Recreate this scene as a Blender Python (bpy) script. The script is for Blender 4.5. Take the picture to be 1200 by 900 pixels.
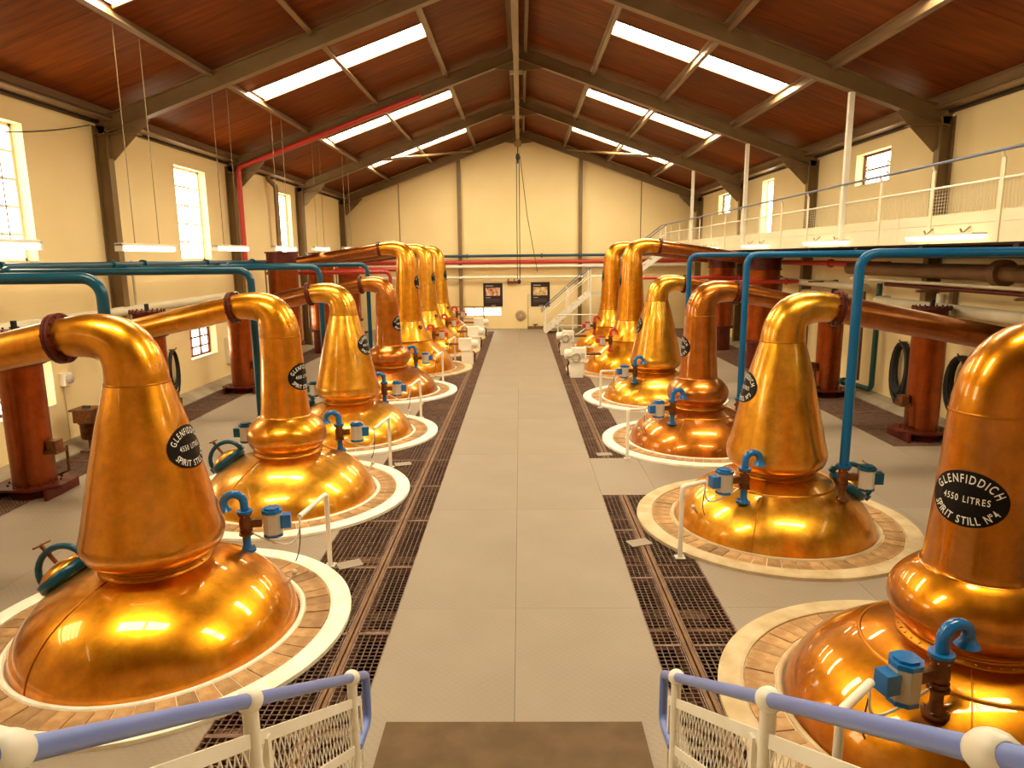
import bpy, math, random
from math import pi, sin, cos, radians as rad
from mathutils import Vector, Matrix
random.seed(7)
for o in list(bpy.data.objects): bpy.data.objects.remove(o)
scn = bpy.context.scene
col = scn.collection

# ------------------------------------------------------------------ camera
F_PX, PITCH, YAW, ROLL = 812.635, 0.18122359, -0.01328214, -0.00982274
CAM_Z = 3.0
fw = Vector((sin(YAW)*cos(PITCH), cos(YAW)*cos(PITCH), -sin(PITCH)))
rt = Vector((cos(YAW), -sin(YAW), 0)); up = rt.cross(fw)
R_ = rt*cos(ROLL)+up*sin(ROLL); U_ = up*cos(ROLL)-rt*sin(ROLL)
cd = bpy.data.cameras.new('camera'); cam = bpy.data.objects.new('camera', cd); col.objects.link(cam)
cd.sensor_width = 36; cd.lens = F_PX/1200*36; cd.clip_start = .05; cd.clip_end = 200
M = Matrix((R_, U_, -fw)).transposed().to_4x4(); M.translation = (0, 0, CAM_Z); cam.matrix_world = M
scn.camera = cam

# ------------------------------------------------------------------ light, exposure
SKY = (1.0, .86, .58)
SKYLIGHT_E, WINDOW_E, TUBE_E = 50.0, 14.0, 6.0
w = bpy.data.worlds.new('world'); scn.world = w; w.use_nodes = True
w.node_tree.nodes['Background'].inputs[0].default_value = (.8, .9, 1, 1); w.node_tree.nodes['Background'].inputs[1].default_value = 1.0
vs = scn.view_settings; vs.view_transform = 'Standard'; vs.look = 'None'; vs.gamma = 1; vs.exposure = -0.46
vs.use_curve_mapping = False

# ------------------------------------------------------------------ materials
def mat(name, c, rough=.5, metal=0., c2=None, scale=(4, 4, 4), detail=4, lo=.35, hi=.65, bump=0., bscale=None, coat=0., coatr=.05, rand=0., rvar=0., emit=None, es=0., spec=.5):
    m = bpy.data.materials.new(name); m.use_nodes = True; nt = m.node_tree; b = nt.nodes['Principled BSDF']; L = nt.links.new
    b.inputs['Base Color'].default_value = (*c, 1); b.inputs['Roughness'].default_value = rough; b.inputs['Metallic'].default_value = metal
    b.inputs['Coat Weight'].default_value = coat; b.inputs['Coat Roughness'].default_value = coatr; b.inputs['Specular IOR Level'].default_value = spec
    if emit: b.inputs['Emission Color'].default_value = (*emit, 1); b.inputs['Emission Strength'].default_value = es
    tc = nt.nodes.new('ShaderNodeTexCoord'); out = None
    if c2 or bump or rvar:
        mp = nt.nodes.new('ShaderNodeMapping'); mp.inputs['Scale'].default_value = scale; L(tc.outputs['Object'], mp.inputs[0])
        nz = nt.nodes.new('ShaderNodeTexNoise'); nz.inputs['Scale'].default_value = 1; nz.inputs['Detail'].default_value = detail; L(mp.outputs[0], nz.inputs[0])
    if c2:
        rp = nt.nodes.new('ShaderNodeValToRGB'); rp.color_ramp.elements[0].position = lo; rp.color_ramp.elements[1].position = hi
        rp.color_ramp.elements[0].color = (*c, 1); rp.color_ramp.elements[1].color = (*c2, 1); L(nz.outputs[0], rp.inputs[0]); out = rp.outputs[0]
    if rand:
        oi = nt.nodes.new('ShaderNodeObjectInfo'); hs = nt.nodes.new('ShaderNodeHueSaturation')
        mr = nt.nodes.new('ShaderNodeMapRange'); mr.inputs[3].default_value = 1-rand; mr.inputs[4].default_value = 1+rand; L(oi.outputs['Random'], mr.inputs[0]); L(mr.outputs[0], hs.inputs['Value'])
        if out: L(out, hs.inputs['Color'])
        else: hs.inputs['Color'].default_value = (*c, 1)
        out = hs.outputs[0]
    if out: L(out, b.inputs['Base Color'])
    if rvar:
        mr = nt.nodes.new('ShaderNodeMapRange'); mr.inputs[3].default_value = max(0, rough-rvar); mr.inputs[4].default_value = rough+rvar; L(nz.outputs[0], mr.inputs[0]); L(mr.outputs[0], b.inputs['Roughness'])
    if bump:
        bp = nt.nodes.new('ShaderNodeBump'); bp.inputs['Strength'].default_value = bump; bp.inputs['Distance'].default_value = .01
        if bscale:
            m2 = nt.nodes.new('ShaderNodeMapping'); m2.inputs['Scale'].default_value = bscale; L(tc.outputs['Object'], m2.inputs[0])
            n2 = nt.nodes.new('ShaderNodeTexNoise'); n2.inputs['Scale'].default_value = 1; n2.inputs['Detail'].default_value = 3; L(m2.outputs[0], n2.inputs[0]); L(n2.outputs[0], bp.inputs['Height'])
        else: L(nz.outputs[0], bp.inputs['Height'])
        L(bp.outputs[0], b.inputs['Normal'])
    m['_b'] = 1
    return m

def emat(name, c, s):
    m = bpy.data.materials.new(name); m.use_nodes = True; nt = m.node_tree; nt.nodes.clear()
    e = nt.nodes.new('ShaderNodeEmission'); e.inputs[0].default_value = (*c, 1); e.inputs[1].default_value = s
    o = nt.nodes.new('ShaderNodeOutputMaterial'); nt.links.new(e.outputs[0], o.inputs[0]); return m

def copper(name, a, b2, rough=.33, coat=.8):
    m = mat(name, a, rough, 1., b2, (8, 8, .9), 5, .28, .74, coat=coat, coatr=.03, rvar=.06)
    nt = m.node_tree; L = nt.links.new; b = nt.nodes['Principled BSDF']; src = b.inputs['Base Color'].links[0].from_socket
    tc = nt.nodes.new('ShaderNodeTexCoord'); nz = nt.nodes.new('ShaderNodeTexNoise'); nz.inputs['Scale'].default_value = 7; nz.inputs['Detail'].default_value = 7; nz.inputs['Roughness'].default_value = .7
    L(tc.outputs['Object'], nz.inputs[0]); mr = nt.nodes.new('ShaderNodeMapRange'); mr.inputs[1].default_value = .3; mr.inputs[2].default_value = .7; mr.inputs[3].default_value = .72; mr.inputs[4].default_value = 1.12; L(nz.outputs[0], mr.inputs[0])
    hs = nt.nodes.new('ShaderNodeHueSaturation'); L(src, hs.inputs['Color']); L(mr.outputs[0], hs.inputs['Value']); L(hs.outputs[0], b.inputs['Base Color'])
    return m

def brick_relief(m, axis, bw=.44, bh=.215, strength=.25):
    nt = m.node_tree; L = nt.links.new; b = nt.nodes['Principled BSDF']
    tc = nt.nodes.new('ShaderNodeTexCoord'); sp = nt.nodes.new('ShaderNodeSeparateXYZ'); cb = nt.nodes.new('ShaderNodeCombineXYZ'); L(tc.outputs['Object'], sp.inputs[0])
    L(sp.outputs[axis], cb.inputs[0]); L(sp.outputs[2], cb.inputs[1])
    bt = nt.nodes.new('ShaderNodeTexBrick'); bt.inputs['Scale'].default_value = 1; bt.inputs['Brick Width'].default_value = bw; bt.inputs['Row Height'].default_value = bh; bt.inputs['Mortar Size'].default_value = .008
    bt.inputs['Color1'].default_value = bt.inputs['Color2'].default_value = (1, 1, 1, 1); bt.inputs['Mortar'].default_value = (0, 0, 0, 1); L(cb.outputs[0], bt.inputs[0])
    bp = nt.nodes.new('ShaderNodeBump'); bp.inputs['Strength'].default_value = strength; bp.inputs['Distance'].default_value = .006; L(bt.outputs['Color'], bp.inputs['Height']); L(bp.outputs[0], b.inputs['Normal'])
    return m

CREAM, CREAM2 = (.86, .67, .345), (.89, .71, .385)
m_wall_y = brick_relief(mat('painted blockwork side', CREAM, .75, c2=CREAM2, scale=(.8, .8, .8)), 1)
m_wall_x = brick_relief(mat('painted blockwork end', CREAM, .75, c2=CREAM2, scale=(.8, .8, .8)), 0)
m_reveal = mat('painted sill', (.86, .76, .55), .6)
m_ceil = mat('brown ceiling board', (.125, .025, .0015), .5, c2=(.20, .046, .004), scale=(.5, 9, 3), detail=6, rand=.14, spec=.12)
m_steel = mat('grey brown painted steel', (.195, .118, .046), .45, c2=(.23, .145, .062), scale=(2, 2, 2), rvar=.06)
m_purlin = mat('galvanised purlin', (.30, .19, .10), .38, .3, c2=(.21, .125, .06), scale=(6, .8, 6))
m_dark = mat('dark eaves board', (.035, .017, .009), .7)
m_sky = emat('skylight daylight', SKY, SKYLIGHT_E)
m_win = emat('window daylight', (1, .88, .62), WINDOW_E)
m_tube = emat('fluorescent diffuser', (1, .88, .56), TUBE_E)
m_plate = mat('painted tread plate', (.268, .205, .146), .55, c2=(.30, .233, .170), scale=(1.3, 1.3, 1), rand=.03, rvar=.05)
def tread_relief(m):
    nt = m.node_tree; L = nt.links.new; tc = nt.nodes.new('ShaderNodeTexCoord'); acc = None
    for s in (1, -1):
        mp = nt.nodes.new('ShaderNodeMapping'); mp.inputs['Rotation'].default_value = (0, 0, s*pi/4); L(tc.outputs['Object'], mp.inputs[0])
        wv = nt.nodes.new('ShaderNodeTexWave'); wv.inputs['Scale'].default_value = 7.0; L(mp.outputs[0], wv.inputs[0])
        if acc is None: acc = wv.outputs['Fac']
        else:
            mt = nt.nodes.new('ShaderNodeMath'); mt.operation = 'MULTIPLY'; L(acc, mt.inputs[0]); L(wv.outputs['Fac'], mt.inputs[1]); acc = mt.outputs[0]
    bp = nt.nodes.new('ShaderNodeBump'); bp.inputs['Strength'].default_value = .35; bp.inputs['Distance'].default_value = .004; L(acc, bp.inputs['Height']); L(bp.outputs[0], nt.nodes['Principled BSDF'].inputs['Normal'])
tread_relief(m_plate)
m_concrete = mat('worn concrete', (.30, .24, .16), .8, c2=(.40, .33, .23), scale=(3, 3, 3), bump=.2)
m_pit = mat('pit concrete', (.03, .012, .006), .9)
m_rust = mat('rusty steel grating', (.16, .080, .050), .55, c2=(.27, .16, .115), scale=(9, 9, 9))
m_beam = mat('rusty support beam', (.20, .090, .026), .6, c2=(.14, .058, .017), scale=(6, 6, 6))
m_joist = mat('rusty joist', (.22, .10, .032), .7, c2=(.13, .05, .017), scale=(6, 6, 6))
m_wearpad = mat('worn brown floor pad', (.105, .058, .022), .85, c2=(.145, .083, .034), scale=(5, 5, 5), detail=8, bump=.3)
m_ringwhite = mat('cream painted kerb', (.95, .90, .74), .65, c2=(.82, .70, .48), scale=(7, 7, 7), lo=.45, hi=.8)
m_ringtan = mat('worn tan kerb', (.50, .36, .19), .75, c2=(.64, .50, .30), scale=(5, 5, 5))
m_brick = mat('buff brick', (.33, .170, .062), .8, c2=(.50, .30, .13), scale=(11, 11, 11), detail=6, rand=.25, bump=.25)
m_mortar = mat('brick mortar', (.72, .58, .38), .85)
m_white = mat('white gloss paint', (.88, .83, .72), .35, c2=(.82, .75, .62), scale=(4, 4, 4))
m_cream_panel = mat('cream fascia paint', (.80, .70, .50), .6, c2=(.74, .63, .43), scale=(1, 1, 3))
m_blue_rail = mat('lavender blue rail paint', (.155, .215, .56), .32, c2=(.17, .235, .60), scale=(5, 5, 5))
m_railgrey = mat('slate blue rail paint', (.13, .15, .23), .35)
m_blue = mat('bright blue enamel', (.002, .115, .37), .22, c2=(.004, .14, .43), scale=(8, 8, 8), coat=.25)
m_teal = mat('teal pipe paint', (.001, .055, .098), .28, c2=(.002, .068, .12), scale=(3, 3, 3), spec=.4)
m_bluepipe = mat('blue pipe paint', (.0005, .090, .240), .28, c2=(.001, .105, .27), scale=(3, 3, 3), spec=.35)
m_red = mat('red pipe paint', (.50, .035, .022), .35)
m_redlead = mat('oxide red paint', (.075, .009, .004), .45, c2=(.11, .016, .007), scale=(6, 6, 6), spec=.25)
m_brass = mat('weathered gunmetal', (.22, .085, .025), .4, .7, c2=(.12, .045, .015), scale=(14, 14, 14))
m_grey = mat('light grey casting', (.50, .44, .36), .4, c2=(.56, .50, .41), scale=(5, 5, 5))
m_black = mat('black plaque enamel', (.004, .002, .002), .45, spec=.2)
m_letter = mat('white lettering', (.85, .82, .75), .5)
m_hose = mat('black rubber', (.012, .010, .009), .6)
m_brown = mat('brown lagged pipe', (.13, .060, .020), .5, c2=(.19, .095, .035), scale=(3, 3, 3))
m_pale = mat('off white pipe', (.66, .58, .42), .5, c2=(.58, .49, .33), scale=(2, 2, 2))
m_chrome = mat('bright steel', (.6, .56, .5), .25, 1.)
m_goldC = copper('golden copper', (.74, .305, .018), (.90, .440, .040))
m_amberC = copper('amber copper', (.74, .265, .008), (.88, .365, .018))
m_redC = copper('red copper', (.46, .135, .012), (.60, .195, .022))
m_condC = copper('condenser copper', (.24, .045, .005), (.34, .075, .010), .40, .35)
m_armC = copper('dark copper', (.32, .088, .010), (.42, .125, .017), .32, .7)
m_brownC = copper('brown amber copper', (.50, .165, .005), (.64, .235, .011))
m_seam = mat('brazed seam', (.55, .21, .02), .4, 1.)

# ------------------------------------------------------------------ geometry helpers
class MB:
    def __init__(s): s.v = []; s.f = []; s.s = []
    def add(s, vs, fs, sm=False):
        n = len(s.v); s.v += [tuple(v) for v in vs]; s.f += [tuple(i+n for i in f) for f in fs]; s.s += [sm]*len(fs); return s
    def box(s, x0, x1, y0, y1, z0, z1):
        v = [(x, y, z) for z in (z0, z1) for y in (y0, y1) for x in (x0, x1)]
        return s.add(v, [(0, 2, 3, 1), (4, 5, 7, 6), (0, 1, 5, 4), (2, 6, 7, 3), (0, 4, 6, 2), (1, 3, 7, 5)])
    def bar(s, p, q, w, h, up=(0, 0, 1)):      # rectangular bar from p to q
        p = Vector(p); q = Vector(q); d = (q-p).normalized(); u = Vector(up)
        if abs(d.dot(u)) > .98: u = Vector((0, 1, 0))
        r = d.cross(u).normalized(); u = r.cross(d)
        v = [c+r*a*w/2+u*b*h/2 for c in (p, q) for a, b in ((-1, -1), (1, -1), (1, 1), (-1, 1))]
        return s.add(v, [(3, 2, 1, 0), (4, 5, 6, 7), (0, 1, 5, 4), (1, 2, 6, 5), (2, 3, 7, 6), (3, 0, 4, 7)])
    def tube(s, pts, r, n=12, cap=True, sm=True):
        P = [Vector(p) for p in pts]; k = len(P); rs = r if isinstance(r, (list, tuple)) else [r]*k
        T = [(P[min(i+1, k-1)]-P[max(i-1, 0)]).normalized() for i in range(k)]
        u = Vector((0, 0, 1)) if abs(T[0].z) < .9 else Vector((1, 0, 0)); nrm = (u-T[0]*u.dot(T[0])).normalized(); vs = []
        for i in range(k):
            nrm = (nrm-T[i]*nrm.dot(T[i])).normalized(); b = T[i].cross(nrm)
            vs += [P[i]+(nrm*cos(2*pi*j/n)+b*sin(2*pi*j/n))*rs[i] for j in range(n)]
        s.add(vs, [(i*n+j, i*n+(j+1) % n, (i+1)*n+(j+1) % n, (i+1)*n+j) for i in range(k-1) for j in range(n)], sm)
        if cap:
            s.add(vs[:n], [tuple(range(n-1, -1, -1))]); s.add(vs[-n:], [tuple(range(n))])
        return s
    def lathe(s, prof, n=48, c=(0, 0, 0), sm=True, cap=False, ax='z', a0=0):
        vs = []
        for r, z in prof:
            for j in range(n):
                a = 2*pi*j/n+a0; p = (r*cos(a), r*sin(a), z)
                if ax == 'x': p = (p[2], p[0], p[1])
                elif ax == 'y': p = (p[1], p[2], p[0])
                vs.append((p[0]+c[0], p[1]+c[1], p[2]+c[2]))
        k = len(prof)
        s.add(vs, [(i*n+j, i*n+(j+1) % n, (i+1)*n+(j+1) % n, (i+1)*n+j) for i in range(k-1) for j in range(n)], sm)
        if cap: s.add(vs[:n], [tuple(range(n-1, -1, -1))]); s.add(vs[-n:], [tuple(range(n))])
        return s
    def prism(s, poly, y0, y1, ax='y'):        # polygon in x,z extruded along y (or in y,z along x)
        n = len(poly); f = (lambda a, b, t: (a, t, b)) if ax == 'y' else (lambda a, b, t: (t, a, b))
        vs = [f(a, b, y0) for a, b in poly]+[f(a, b, y1) for a, b in poly]
        return s.add(vs, [tuple(range(n)), tuple(range(2*n-1, n-1, -1))]+[(i, i+n, (i+1) % n+n, (i+1) % n) for i in range(n)])
    def sphere(s, c, r, n=12, sq=1):
        return s.lathe([(max(1e-4, r*sin(pi*i/8)), -r*cos(pi*i/8)*sq) for i in range(9)], n, c)
    def xf(s, m): s.v = [tuple(m @ Vector(v)) for v in s.v]; return s
    def mesh(s, name, m):
        me = bpy.data.meshes.new(name); me.from_pydata(s.v, [], s.f); me.polygons.foreach_set('use_smooth', s.s); me.materials.append(m); me.update(); return me
    def ob(s, name, m, parent=None, loc=None): return link(name, s.mesh(name, m), parent, loc)

def link(name, me, parent=None, loc=None, rz=0):
    o = bpy.data.objects.new(name, me); col.objects.link(o)
    if parent: o.parent = parent
    if loc: o.location = loc
    if rz: o.rotation_euler.z = rz
    return o
def tag(o, label, cat, group=None, kind=None):
    o['label'] = label
    if cat: o['category'] = cat
    if group: o['group'] = group
    if kind: o['kind'] = kind
    return o
def thing(name, label, cat, loc=(0, 0, 0), rz=0, group=None): return tag(link(name, None, None, loc, rz), label, cat, group)
def struct(o, label=None):
    o['kind'] = 'structure'
    if label: o['label'] = label
    return o
def copy_tree(o, parent=None):
    c = o.copy(); col.objects.link(c); c.parent = parent
    for ch in list(o.children): copy_tree(ch, c)
    return c
def arc(p, a, b, r, n=8):          # polyline a -> corner p -> b with a rounded corner of radius r
    p, a, b = Vector(p), Vector(a), Vector(b); d1 = (a-p).normalized(); d2 = (b-p).normalized(); ang = d1.angle(d2); t = r/math.tan(ang/2)
    c = p+(d1+d2).normalized()*(r/sin(ang/2)); s0 = p+d1*t-c; s1 = p+d2*t-c; tot = s0.angle(s1); out = []
    for i in range(n+1):
        k = i/n; out.append(c+(s0*sin((1-k)*tot)+s1*sin(k*tot))/sin(tot))
    return out
def bez(p0, p1, p2, p3, n):
    p0, p1, p2, p3 = map(Vector, (p0, p1, p2, p3)); return [p0*(1-t)**3+p1*3*t*(1-t)**2+p2*3*t*t*(1-t)+p3*t**3 for t in [i/n for i in range(n+1)]]
ORD = ['first', 'second', 'third', 'fourth', 'fifth', 'sixth', 'seventh', 'eighth', 'ninth', 'tenth']

# ------------------------------------------------------------------ the hall
XL, XR, YB, YF = -7.4, 7.45, 29.5, -4.0
RZ, RK = 8.15, .355                               # ridge height, roof fall per metre
roofz = lambda x: RZ-RK*abs(x)
FRAMES = [7.1, 12.6, 18.1, 23.6, 29.15]
PURL = [1.83, 3.57, 5.35, 7.17]

def wall_holes(mb, a0, a1, z0, z1, holes, box):
    A = sorted({a0, a1, *[h[0] for h in holes], *[h[1] for h in holes]}); Zs = sorted({z0, z1, *[h[2] for h in holes], *[h[3] for h in holes]})
    for i in range(len(A)-1):
        run = None
        for k in range(len(Zs)-1):
            ca, cz = (A[i]+A[i+1])/2, (Zs[k]+Zs[k+1])/2
            inside = any(h[0] < ca < h[1] and h[2] < cz < h[3] for h in holes)
            if not inside: run = (run[0], Zs[k+1]) if run else (Zs[k], Zs[k+1])
            if inside or k == len(Zs)-2:
                if run: box(A[i], A[i+1], *run)
                run = None
LW = [(3.75, 5.25, 3.0, 5.02), (9.25, 10.75, 3.0, 5.02), (15.34, 16.84, 3.0, 5.02), (21.55, 23.0, 3.0, 5.02),
      (9.25, 10.72, .76, 1.45), (15.35, 16.72, .78, 1.45), (21.5, 22.9, .78, 1.45)]
RW = [(14.6, 16.05, 4.45, 5.12), (21.15, 22.1, 3.62, 5.2), (25.4, 26.85, 4.47, 5.18), (9.0, 10.4, 4.45, 5.12), (3.6, 5.0, 4.45, 5.12)]
mb = MB(); wall_holes(mb, YF, YB+.3, -2.6, 5.62, LW, lambda a, b, c, d: mb.box(XL-.32, XL, a, b, c, d)); struct(mb.ob('wall_left', m_wall_y), 'cream painted blockwork wall with tall bright windows')
mb = MB(); wall_holes(mb, YF, YB+.3, -2.6, 5.62, RW, lambda a, b, c, d: mb.box(XR, XR+.32, a, b, c, d)); struct(mb.ob('wall_right', m_wall_y), 'cream painted blockwork wall behind the balcony')
BW = (-2.36, -.82, .56, .88)
mb = MB(); g = lambda a, b, c, d: mb.box(a, b, YB, YB+.3, c, d)
wall_holes(mb, XL, XR, -2.6, 5.5, [BW], g); mb.prism([(XL, 5.5), (XR, 5.5), (XR, roofz(XR)+.05), (0, RZ+.05), (XL, roofz(XL)+.05)], YB, YB+.3)
wb = struct(mb.ob('wall_back', m_wall_x), 'cream painted gable end wall with two dark posters')
mb = MB(); mb.box(XL, XR, YF-.3, YF, -2.6, 5.5); mb.prism([(XL, 5.5), (XR, 5.5), (XR, roofz(XR)+.05), (0, RZ+.05), (XL, roofz(XL)+.05)], YF-.3, YF)
struct(mb.ob('wall_front', m_wall_x), 'cream gable wall at the entrance stairs end')

# windows: frame, muntins, sill as children
win_n = 0
def side_window(x, sgn, y0, y1, z0, z1, rows, cols, dark=False, lab='', hoppers=False):
    global win_n; win_n += 1; xo = x+sgn*.2; mm = m_redlead if dark else m_white
    t = .05
    r = struct(MB().box(min(xo+sgn*.02, xo+sgn*.04), max(xo+sgn*.02, xo+sgn*.04), y0, y1, z0, z1).ob('window_%d' % win_n, m_win), lab)
    f = MB(); a, b = sorted((xo-sgn*.03, xo+sgn*.015))
    f.box(a, b, y0, y0+t, z0, z1); f.box(a, b, y1-t, y1, z0, z1); f.box(a, b, y0, y1, z0, z0+t); f.box(a, b, y0, y1, z1-t, z1); f.ob('window_frame', mm, r)
    for i in range(1, rows): f = MB(); zz = z0+(z1-z0)*i/rows; f.box(a, b, y0+t, y1-t, zz-.018, zz+.018); f.ob('glazing_bar', mm, r)
    for i in range(1, cols): f = MB(); yy = y0+(y1-y0)*i/cols; f.box(a, b, yy-.016, yy+.016, z0+t, z1-t); f.ob('glazing_bar', mm, r)
    if hoppers:
        for k, zz in enumerate((z0+.1, z0+.32)):
            for yy in (y0+.22, y1-.3):
                MB().bar((xo-sgn*.04, yy, zz), (xo-sgn*.16, yy-.05, zz+.10), .025, .02).bar((xo-sgn*.16, yy-.05, zz+.10), (xo-sgn*.12, yy+.02, zz-.04), .02, .02).ob('stay_arm', m_steel, r)
    a, b = sorted((x-sgn*.015, xo)); MB().box(a, b, y0, y1, z0-.012, z0+.012).ob('sill', m_reveal, r)
    return r
for i, h in enumerate(LW):
    if h[2] > 2: side_window(XL, -1, *h, 5, 2, False, 'tall white framed window in the window-side wall')
    else: side_window(XL, -1, *h, 3, 3, True, 'low window with dark red frame near the floor')
for i, h in enumerate(RW): side_window(XR, 1, *h, 2 if i != 1 else 1, 1 if i != 1 else 2, i != 1, 'small window above the balcony' if i != 1 else 'tall narrow window above the balcony', i != 1)
win_n += 1
r = struct(MB().box(BW[0], BW[1], YB+.1, YB+.12, BW[2], BW[3]).ob('window_%d' % win_n, m_win), 'low wide window under the posters on the end wall')
for k in range(5): x = BW[0]+(BW[1]-BW[0])*k/4; MB().box(x-.02, x+.02, YB+.06, YB+.1, BW[2], BW[3]).ob('glazing_bar', m_white, r)
for z in (BW[2], .76, BW[3]): MB().box(BW[0], BW[1], YB+.06, YB+.1, z-.015, z+.015).ob('glazing_bar', m_white, r)

# roof: boards between purlins, skylights
SKY_Y = [3.45, 8.95, 14.45, 19.95, 25.45]; SKY_W = .80
ceil = struct(MB().prism([(XL-.3, roofz(XL-.3)+.08), (0, RZ+.08), (XR+.3, roofz(XR+.3)+.08), (XR+.3, roofz(XR+.3)+.16), (0, RZ+.16), (XL-.3, roofz(XL-.3)+.16)], YF-.3, YB+.3).ob('ceiling', m_dark), 'pitched roof lined with brown boards')
XS = [0.0]+PURL+[7.75]
def roof_quad(mb, s, x0, x1, y0, y1, t0, t1):
    v = [(s*x, y, roofz(x)+t) for t in (t0, t1) for y in (y0, y1) for x in (x0, x1)]
    fs = [(0, 2, 3, 1), (4, 5, 7, 6), (0, 1, 5, 4), (2, 6, 7, 3), (0, 4, 6, 2), (1, 3, 7, 5)]
    return mb.add(v, fs if s > 0 else [f[::-1] for f in fs])
cuts = [YF]
for y in SKY_Y: cuts += [y, y+SKY_W]
cuts.append(YB)
for s in (-1, 1):
    for i in range(len(XS)-1):
        segs = []
        if i in (1, 2):
            for a, b in zip(cuts[0::2], cuts[1::2]): segs.append((a, b))
        else: segs = [(YF, YB)]
        for a, b in segs:
            n = max(1, round((b-a)/1.22))
            for k in range(n):
                y0, y1 = a+(b-a)*k/n, a+(b-a)*(k+1)/n
                roof_quad(MB(), s, XS[i], XS[i+1], y0+.004, y1-.004, .0, .03).ob('roof_board', m_ceil, ceil)
for s in (-1, 1):
    for y in SKY_Y:
        win_n += 1
        r = struct(roof_quad(MB(), s, PURL[0]+.06, PURL[2]-.04, y, y+SKY_W, .035, .045).ob('window_%d' % win_n, m_sky), 'long skylight panel in the brown roof slope on the %s side' % ('window' if s < 0 else 'balcony'))
        for a, b in ((y-.02, y+.012), (y+SKY_W-.012, y+SKY_W+.02)): roof_quad(MB(), s, PURL[0]+.06, PURL[2]-.04, a, b, -.02, .035).ob('skylight_frame', m_purlin, r)

for s in (-1, 1):
    for i, x in enumerate(PURL+[.2]):
        z = roofz(x)-.005; a = math.atan(RK)*s
        mb = MB(); h = .17
        mb.box(-.012, .012, YF, YB, -h, 0).box(-.012, .065, YF, YB, -h-.01, -h+.01).box(-.065, .012, YF, YB, -.012, 0)
        o = mb.xf(Matrix.Translation((s*x, 0, z)) @ Matrix.Rotation(a, 4, 'Y')).ob('purlin', m_purlin)
        side = 'window' if s < 0 else 'balcony'
        tag(o, ('galvanised ridge purlin beside the hoist beam, %s side' % side) if x < 1 else '%s galvanised purlin down from the ridge, %s-side roof slope' % (ORD[i], side), 'purlin', 'roof purlins')
for s, X in ((-1, XL), (1, XR)):
    x1 = abs(X); mb = MB().box(min(X, X-s*.1), max(X, X-s*.1), YF, YB, 5.36, 5.5)
    struct(mb.ob('trim_%d' % (1 if s < 0 else 2), m_dark), 'dark eaves board along the top of the wall')
    MB().box(min(X-s*.1, X-s*.34), max(X-s*.1, X-s*.34), YF, YB, 5.40, 5.425).ob('eaves_channel', m_purlin, bpy.data.objects['trim_%d' % (1 if s < 0 else 2)])

# portal frames
def ibeam(mb, p, q, depth, fw=.17, tf=.018, tw=.014):
    p, q = Vector(p), Vector(q); d = (q-p).normalized(); y = Vector((0, 1, 0)); n = y.cross(d).normalized()
    for k in (-1, 1):
        o = n*k*(depth/2-tf/2); mb.bar(p+o, q+o, fw, tf, n)
    mb.bar(p, q, tw, depth-2*tf, n)
    return mb
for k, fy in enumerate(FRAMES):
    nth = ['fifth', 'fourth', 'third', 'second', None][k]
    lab = 'grey steel portal frame against the end wall' if nth is None else '%s grey steel portal frame from the end wall' % nth
    fr = thing('portal_frame', lab, 'roof frame', (0, fy, 0), group='steel portal frames')
    for s, X in ((-1, XL), (1, XR)):
        cx = X-s*.12
        ibeam(MB(), (cx, 0, -.0), (cx, 0, roofz(cx)-.25), .24).ob('column', m_steel, fr)
        D = .28; off = .10+D/2
        p = (s*.02, 0, roofz(0)-.02-off); q = (X-s*.05, 0, roofz(X)-.02-off)
        ibeam(MB(), p, q, D).ob('rafter', m_steel, fr)
        xa, xb = X-s*.24, X-s*.92
        za, zb = roofz(xa)-.12-D, roofz(xb)-.12-D
        mb = MB().prism([(xa, za+.04), (xb, zb+.02), (xa, za-.42)], -.007, .007)
        mb.bar((xb, 0, zb-.0), (xa, 0, za-.42), .17, .018, (-s, 0, 1)); mb.bar((X-s*.02, 0, za-.04), (xa-s*.55, 0, za-.04+.0), .16, .015)
        mb.ob('knee_haunch', m_steel, fr)
        MB().prism([(0, roofz(0)-.14-D), (s*.60, roofz(.60)-.12-D), (s*.12, roofz(0)-.14-D-.26), (0, roofz(0)-.14-D-.26)], -.012, .012).bar((s*.14, 0, roofz(0)-.40-D), (s*.14, 0, roofz(0)-.1), .16, .015, (1, 0, 0)).ob('apex_plate', m_steel, fr)
# diagonal wind braces in the last bay
for s in (-1, 1):
    o = MB().tube([(s*1.9, 28.9, roofz(1.9)-.28), (s*4.6, 24.2, roofz(4.6)-.28)], .045, 8).ob('wind_brace', m_steel)
    tag(o, 'slim grey diagonal brace under the %s-side roof slope near the end wall' % ('window' if s < 0 else 'balcony'), 'brace', 'roof wind braces')
for x in (-2.5, 2.5, -5.0, 5.0):
    w_ = .15 if abs(x) < 3 else .035
    MB().box(x-w_/2, x+w_/2, YB-.02 if w_ < .1 else YB-.15, YB, 0, roofz(x)-.3).ob('gable_post', m_steel, wb)

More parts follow.
